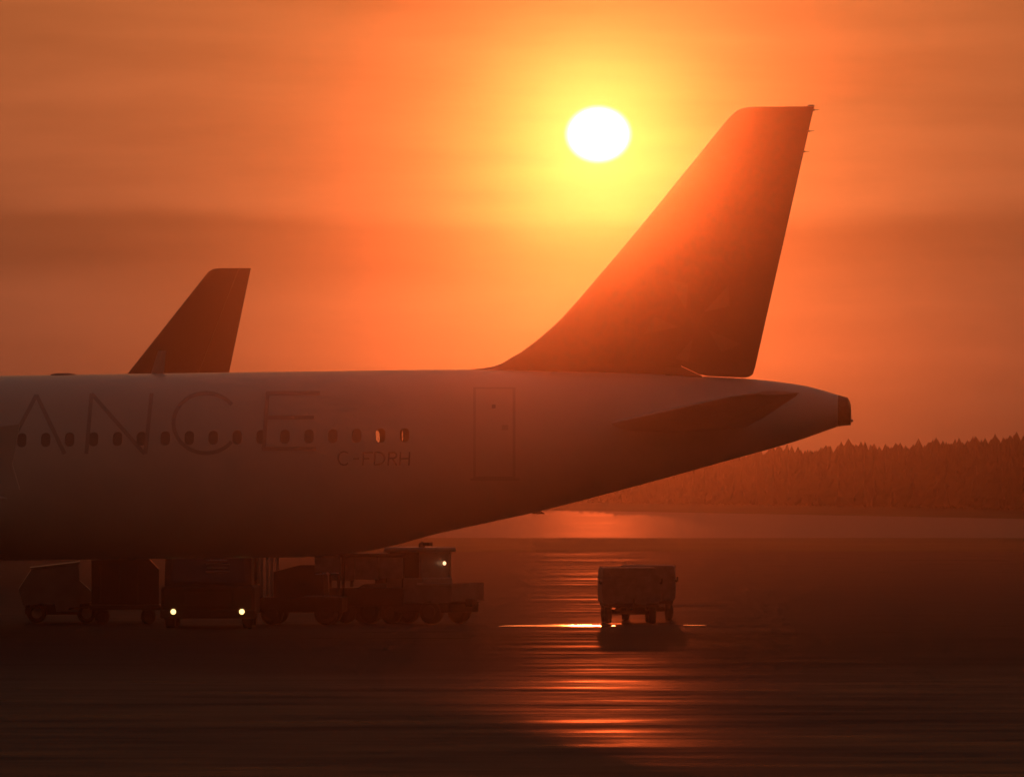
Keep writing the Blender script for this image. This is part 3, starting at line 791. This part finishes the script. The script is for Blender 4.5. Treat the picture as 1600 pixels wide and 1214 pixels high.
# ---- open-sided cart left of the tractor
def open_cart(label, loc, rz):
    t = thing('baggage_cart', label, 'cart', loc, rz)
    obj('bed', MB().box((-1.0, -.65, .42), (1.0, .65, .86), .03), DARKV, t)
    for sx2 in (-.96, .96):
        for sy in (-1, 1): obj('post', MB().box((sx2 - .03, sy*.6 - .03, .86), (sx2 + .03, sy*.6 + .03, 1.6)), FRAME, t)
    obj('roof', MB().box((-1.05, -.7, 1.58), (1.05, .7, 1.68), .04), DARKV, t)
    for k in range(3):
        obj('curtain', MB().box((-.93 + .64*k, -.64 - .01*k, 1.02 + .03*k), (-.31 + .64*k, -.61 - .01*k, 1.60), .008), CANVAS, t)
    for k, z in enumerate((.87, .87, 1.0)):
        obj('suitcase', MB().box((.1 + .3*k, -.4, z), (.38 + .3*k, .3, z + .45), .04), DARKV, t) if k < 2 else None
    for sx2 in (-.6, .6):
        for sy in (-1, 1):
            c = (sx2, sy*.5, .26); w_ = wheel(t, c, .26, .17); hub(w_, c, .26, .175, FRAME)
    return t
open_cart('dark open-sided baggage cart with half-drawn curtains left of the tow tractor', (gx(590, 160.9), 160.9, 0), R(-24))

# ---- canopied loader, posts and roof (between the headlights and the cart)
def canopy_tractor(label, loc, rz):
    t = thing('belt_loader', label, 'loader', loc, rz)
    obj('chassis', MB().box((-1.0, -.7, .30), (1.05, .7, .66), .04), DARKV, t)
    obj('deck_edge', MB().box((.15, -.72, .67), (1.06, -.68, .70), .006), CHROME, t)
    obj('engine_cover', MB().prism([(-.6, .66), (-.6, 1.25), (.05, 1.42), (.55, 1.42), (.62, .66)], -.6, .6), DARKV, t)
    for sx2 in (-.86, -.62, .96):
        for sy in (-1, 1): obj('post', MB().box((sx2 - .035, sy*.62 - .035, .66), (sx2 + .035, sy*.62 + .035, 1.68), .008), PALE if sx2 < 0 else FRAME, t)
    rf = obj('roof', MB().box((-.6, -.75, 1.66), (1.05, .75, 1.74), .03), DARKV, t)
    obj('roof_edge', MB().box((-.45, -.765, 1.735), (.25, -.745, 1.752), .004), CHROME, rf)
    obj('roof_edge', MB().box((.42, -.765, 1.757), (1.02, -.745, 1.778), .004), CHROME, rf)
    obj('handrail', MB().tube((.42, -.72, 1.20), (1.02, -.72, 1.23), .014, n=8), CHROME, t)
    obj('side_panel', MB().box((.4, -.70, 1.25), (1.0, -.67, 1.66), .006), CANVAS, t)
    for sx2 in (-.62, .66):
        for sy in (-1, 1):
            c = (sx2, sy*.6, .28); w_ = wheel(t, c, .28, .18); hub(w_, c, .28, .185, FRAME)
    return t
canopy_tractor('dark open loader with roof, posts and bright edge trim beside the headlights', (gx(470, 159.5), 159.5, 0), R(-4))

# ---- service truck facing the camera with both headlights lit
def service_truck(label, loc, rz):
    t = thing('service_truck', label, 'truck', loc, rz)
    hw = 1.08
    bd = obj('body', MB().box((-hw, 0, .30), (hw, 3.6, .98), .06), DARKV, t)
    obj('bumper', MB().box((-hw - .02, -.10, .24), (hw + .02, .04, .44), .03), FRAME, t)
    gr = obj('grille', MB().box((-.55, -.025, .52), (.55, -.003, .86)), FRAME, bd)
    for k in range(4): obj('slat', MB().box((-.52, -.04, .55 + .08*k), (.52, -.022, .575 + .08*k)), FRAME, gr)
    cb = obj('cab', MB().prism([(.05, .97), (.42, 1.68), (2.0, 1.72), (2.0, .97)], -hw + .08, hw - .08, axis='x'), DARKV, t)
    obj('windscreen', MB().add([(-.86, .085, 1.08), (.86, .085, 1.08), (.8, .375, 1.63), (-.8, .375, 1.63)], [(0, 1, 2, 3)]), DGLASS, cb)
    for k in range(4):  # bright metal strips standing in for reflections in the windscreen
        z = 1.30 + .085 * k; y = .06 + (z - .97) * .52 - .03
        obj('reflection_strip', MB().box((-.06 + .03*(k % 2), y - .03, z), (.50 - .05*(k % 2), y + .01, z + .022), .006), CHROME if k % 2 else METAL, cb)
    obj('cargo_box', MB().box((-hw + .02, 2.1, .97), (hw - .02, 3.58, 1.70), .04), DARKV, t)
    for sxx in (-1, 1):
        hl = obj('headlight', MB().lathe([(0, .085), (.02, .09), (.045, .07), (.05, .02)], (sxx*.79, -.003, .395), (0, -1, 0), 16), METAL, t)
        obj('lens', MB().lathe([(0, .062), (.012, .055), (.018, .02)], (sxx*.79, -.105, .395), (0, -1, 0), 16), LAMP, hl)
        for y in (.75, 2.8):
            c = (sxx*.9, y, .34); w_ = wheel(t, c, .34, .24, axis=(1, 0, 0)); hub(w_, c, .34, .245, FRAME, axis=(1, 0, 0))
    return t
HY = 155.0
service_truck('dark service truck facing the camera with two lit headlights', (gx(324.5, HY), HY + .1, 0), 0)
# ---- small pale tug with a sloping bonnet at the far left
def pale_tug(label, loc, rz):
    t = thing('airport_tug', label, 'tug', loc, rz)
    prof = [(-1.05, .42), (-1.15, .82), (-.85, 1.28), (.28, 1.42), (.30, 1.02), (.75, .62), (.72, .52), (.30, .46), (.28, .28), (-.25, .28), (-.3, .5)]
    obj('body', MB().prism(prof, -.62, .62), PALE, t)
    obj('chassis', MB().box((-1.0, -.56, .2), (.62, .56, .44), .03), FRAME, t)
    obj('roof_lip', MB().prism([(-.88, 1.29), (.31, 1.43), (.31, 1.47), (-.88, 1.33)], -.66, .66), PALE, t)
    obj('side_window', MB().box((-.62, -.632, .98), (.1, -.622, 1.24)), PALE, t)
    for sx2 in (-.72, .48):
        for sy in (-1, 1):
            c = (sx2, sy*.5, .24); w_ = wheel(t, c, .24, .2); hub(w_, c, .24, .205, METAL)
    return t
pale_tug('pale tug with a sloping bonnet at the far left under the aircraft', (gx(102, 161), 161.6, 0), R(4))

# ---- made-up dark container dolly, added to darken the ground beside the headlights
def added_dark_dolly(label, loc, rz):
    t = thing('added_dark_dolly', label, 'dolly', loc, rz)
    obj('frame', MB().box((-.85, -.8, .34), (.85, .8, .46), .03), FRAME, t)
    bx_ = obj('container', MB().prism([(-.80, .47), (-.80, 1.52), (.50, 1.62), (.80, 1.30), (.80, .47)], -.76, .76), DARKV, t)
    for k in range(3): obj('rib', MB().box((-.62 + .45*k, -.78, .52), (-.57 + .45*k, -.762, 1.40), .006), FRAME, bx_)
    obj('drawbar', MB().tube((-.8, 0, .4), (-1.35, 0, .36), .03), FRAME, t)
    for sx2 in (-.55, .55):
        for sy in (-1, 1):
            c = (sx2, sy*.62, .18); w_ = wheel(t, c, .18, .14); hub(w_, c, .18, .145, FRAME)
    return t
added_dark_dolly('dark container dolly added to darken the gap between the pale tug and the headlights', (gx(196, 160.5), 160.5, 0), R(3))

# ================================================================== HAZE
hz = MB().box((-640, -90, -1), (640, 474, 12.1))
hm = bpy.data.materials.new('evening_haze'); hm.use_nodes = True; t = hm.node_tree; t.nodes.clear()
o = t.nodes.new('ShaderNodeOutputMaterial'); pv = t.nodes.new('ShaderNodeVolumePrincipled')
pv.inputs['Color'].default_value = (.96, .93, .90, 1); pv.inputs['Density'].default_value = HAZE_DENSITY
pv.inputs['Anisotropy'].default_value = HAZE_G
t.links.new(pv.outputs[0], o.inputs['Volume'])
tag(obj('haze', hz, hm), 'thin warm evening haze over the whole airfield', kind='stuff')
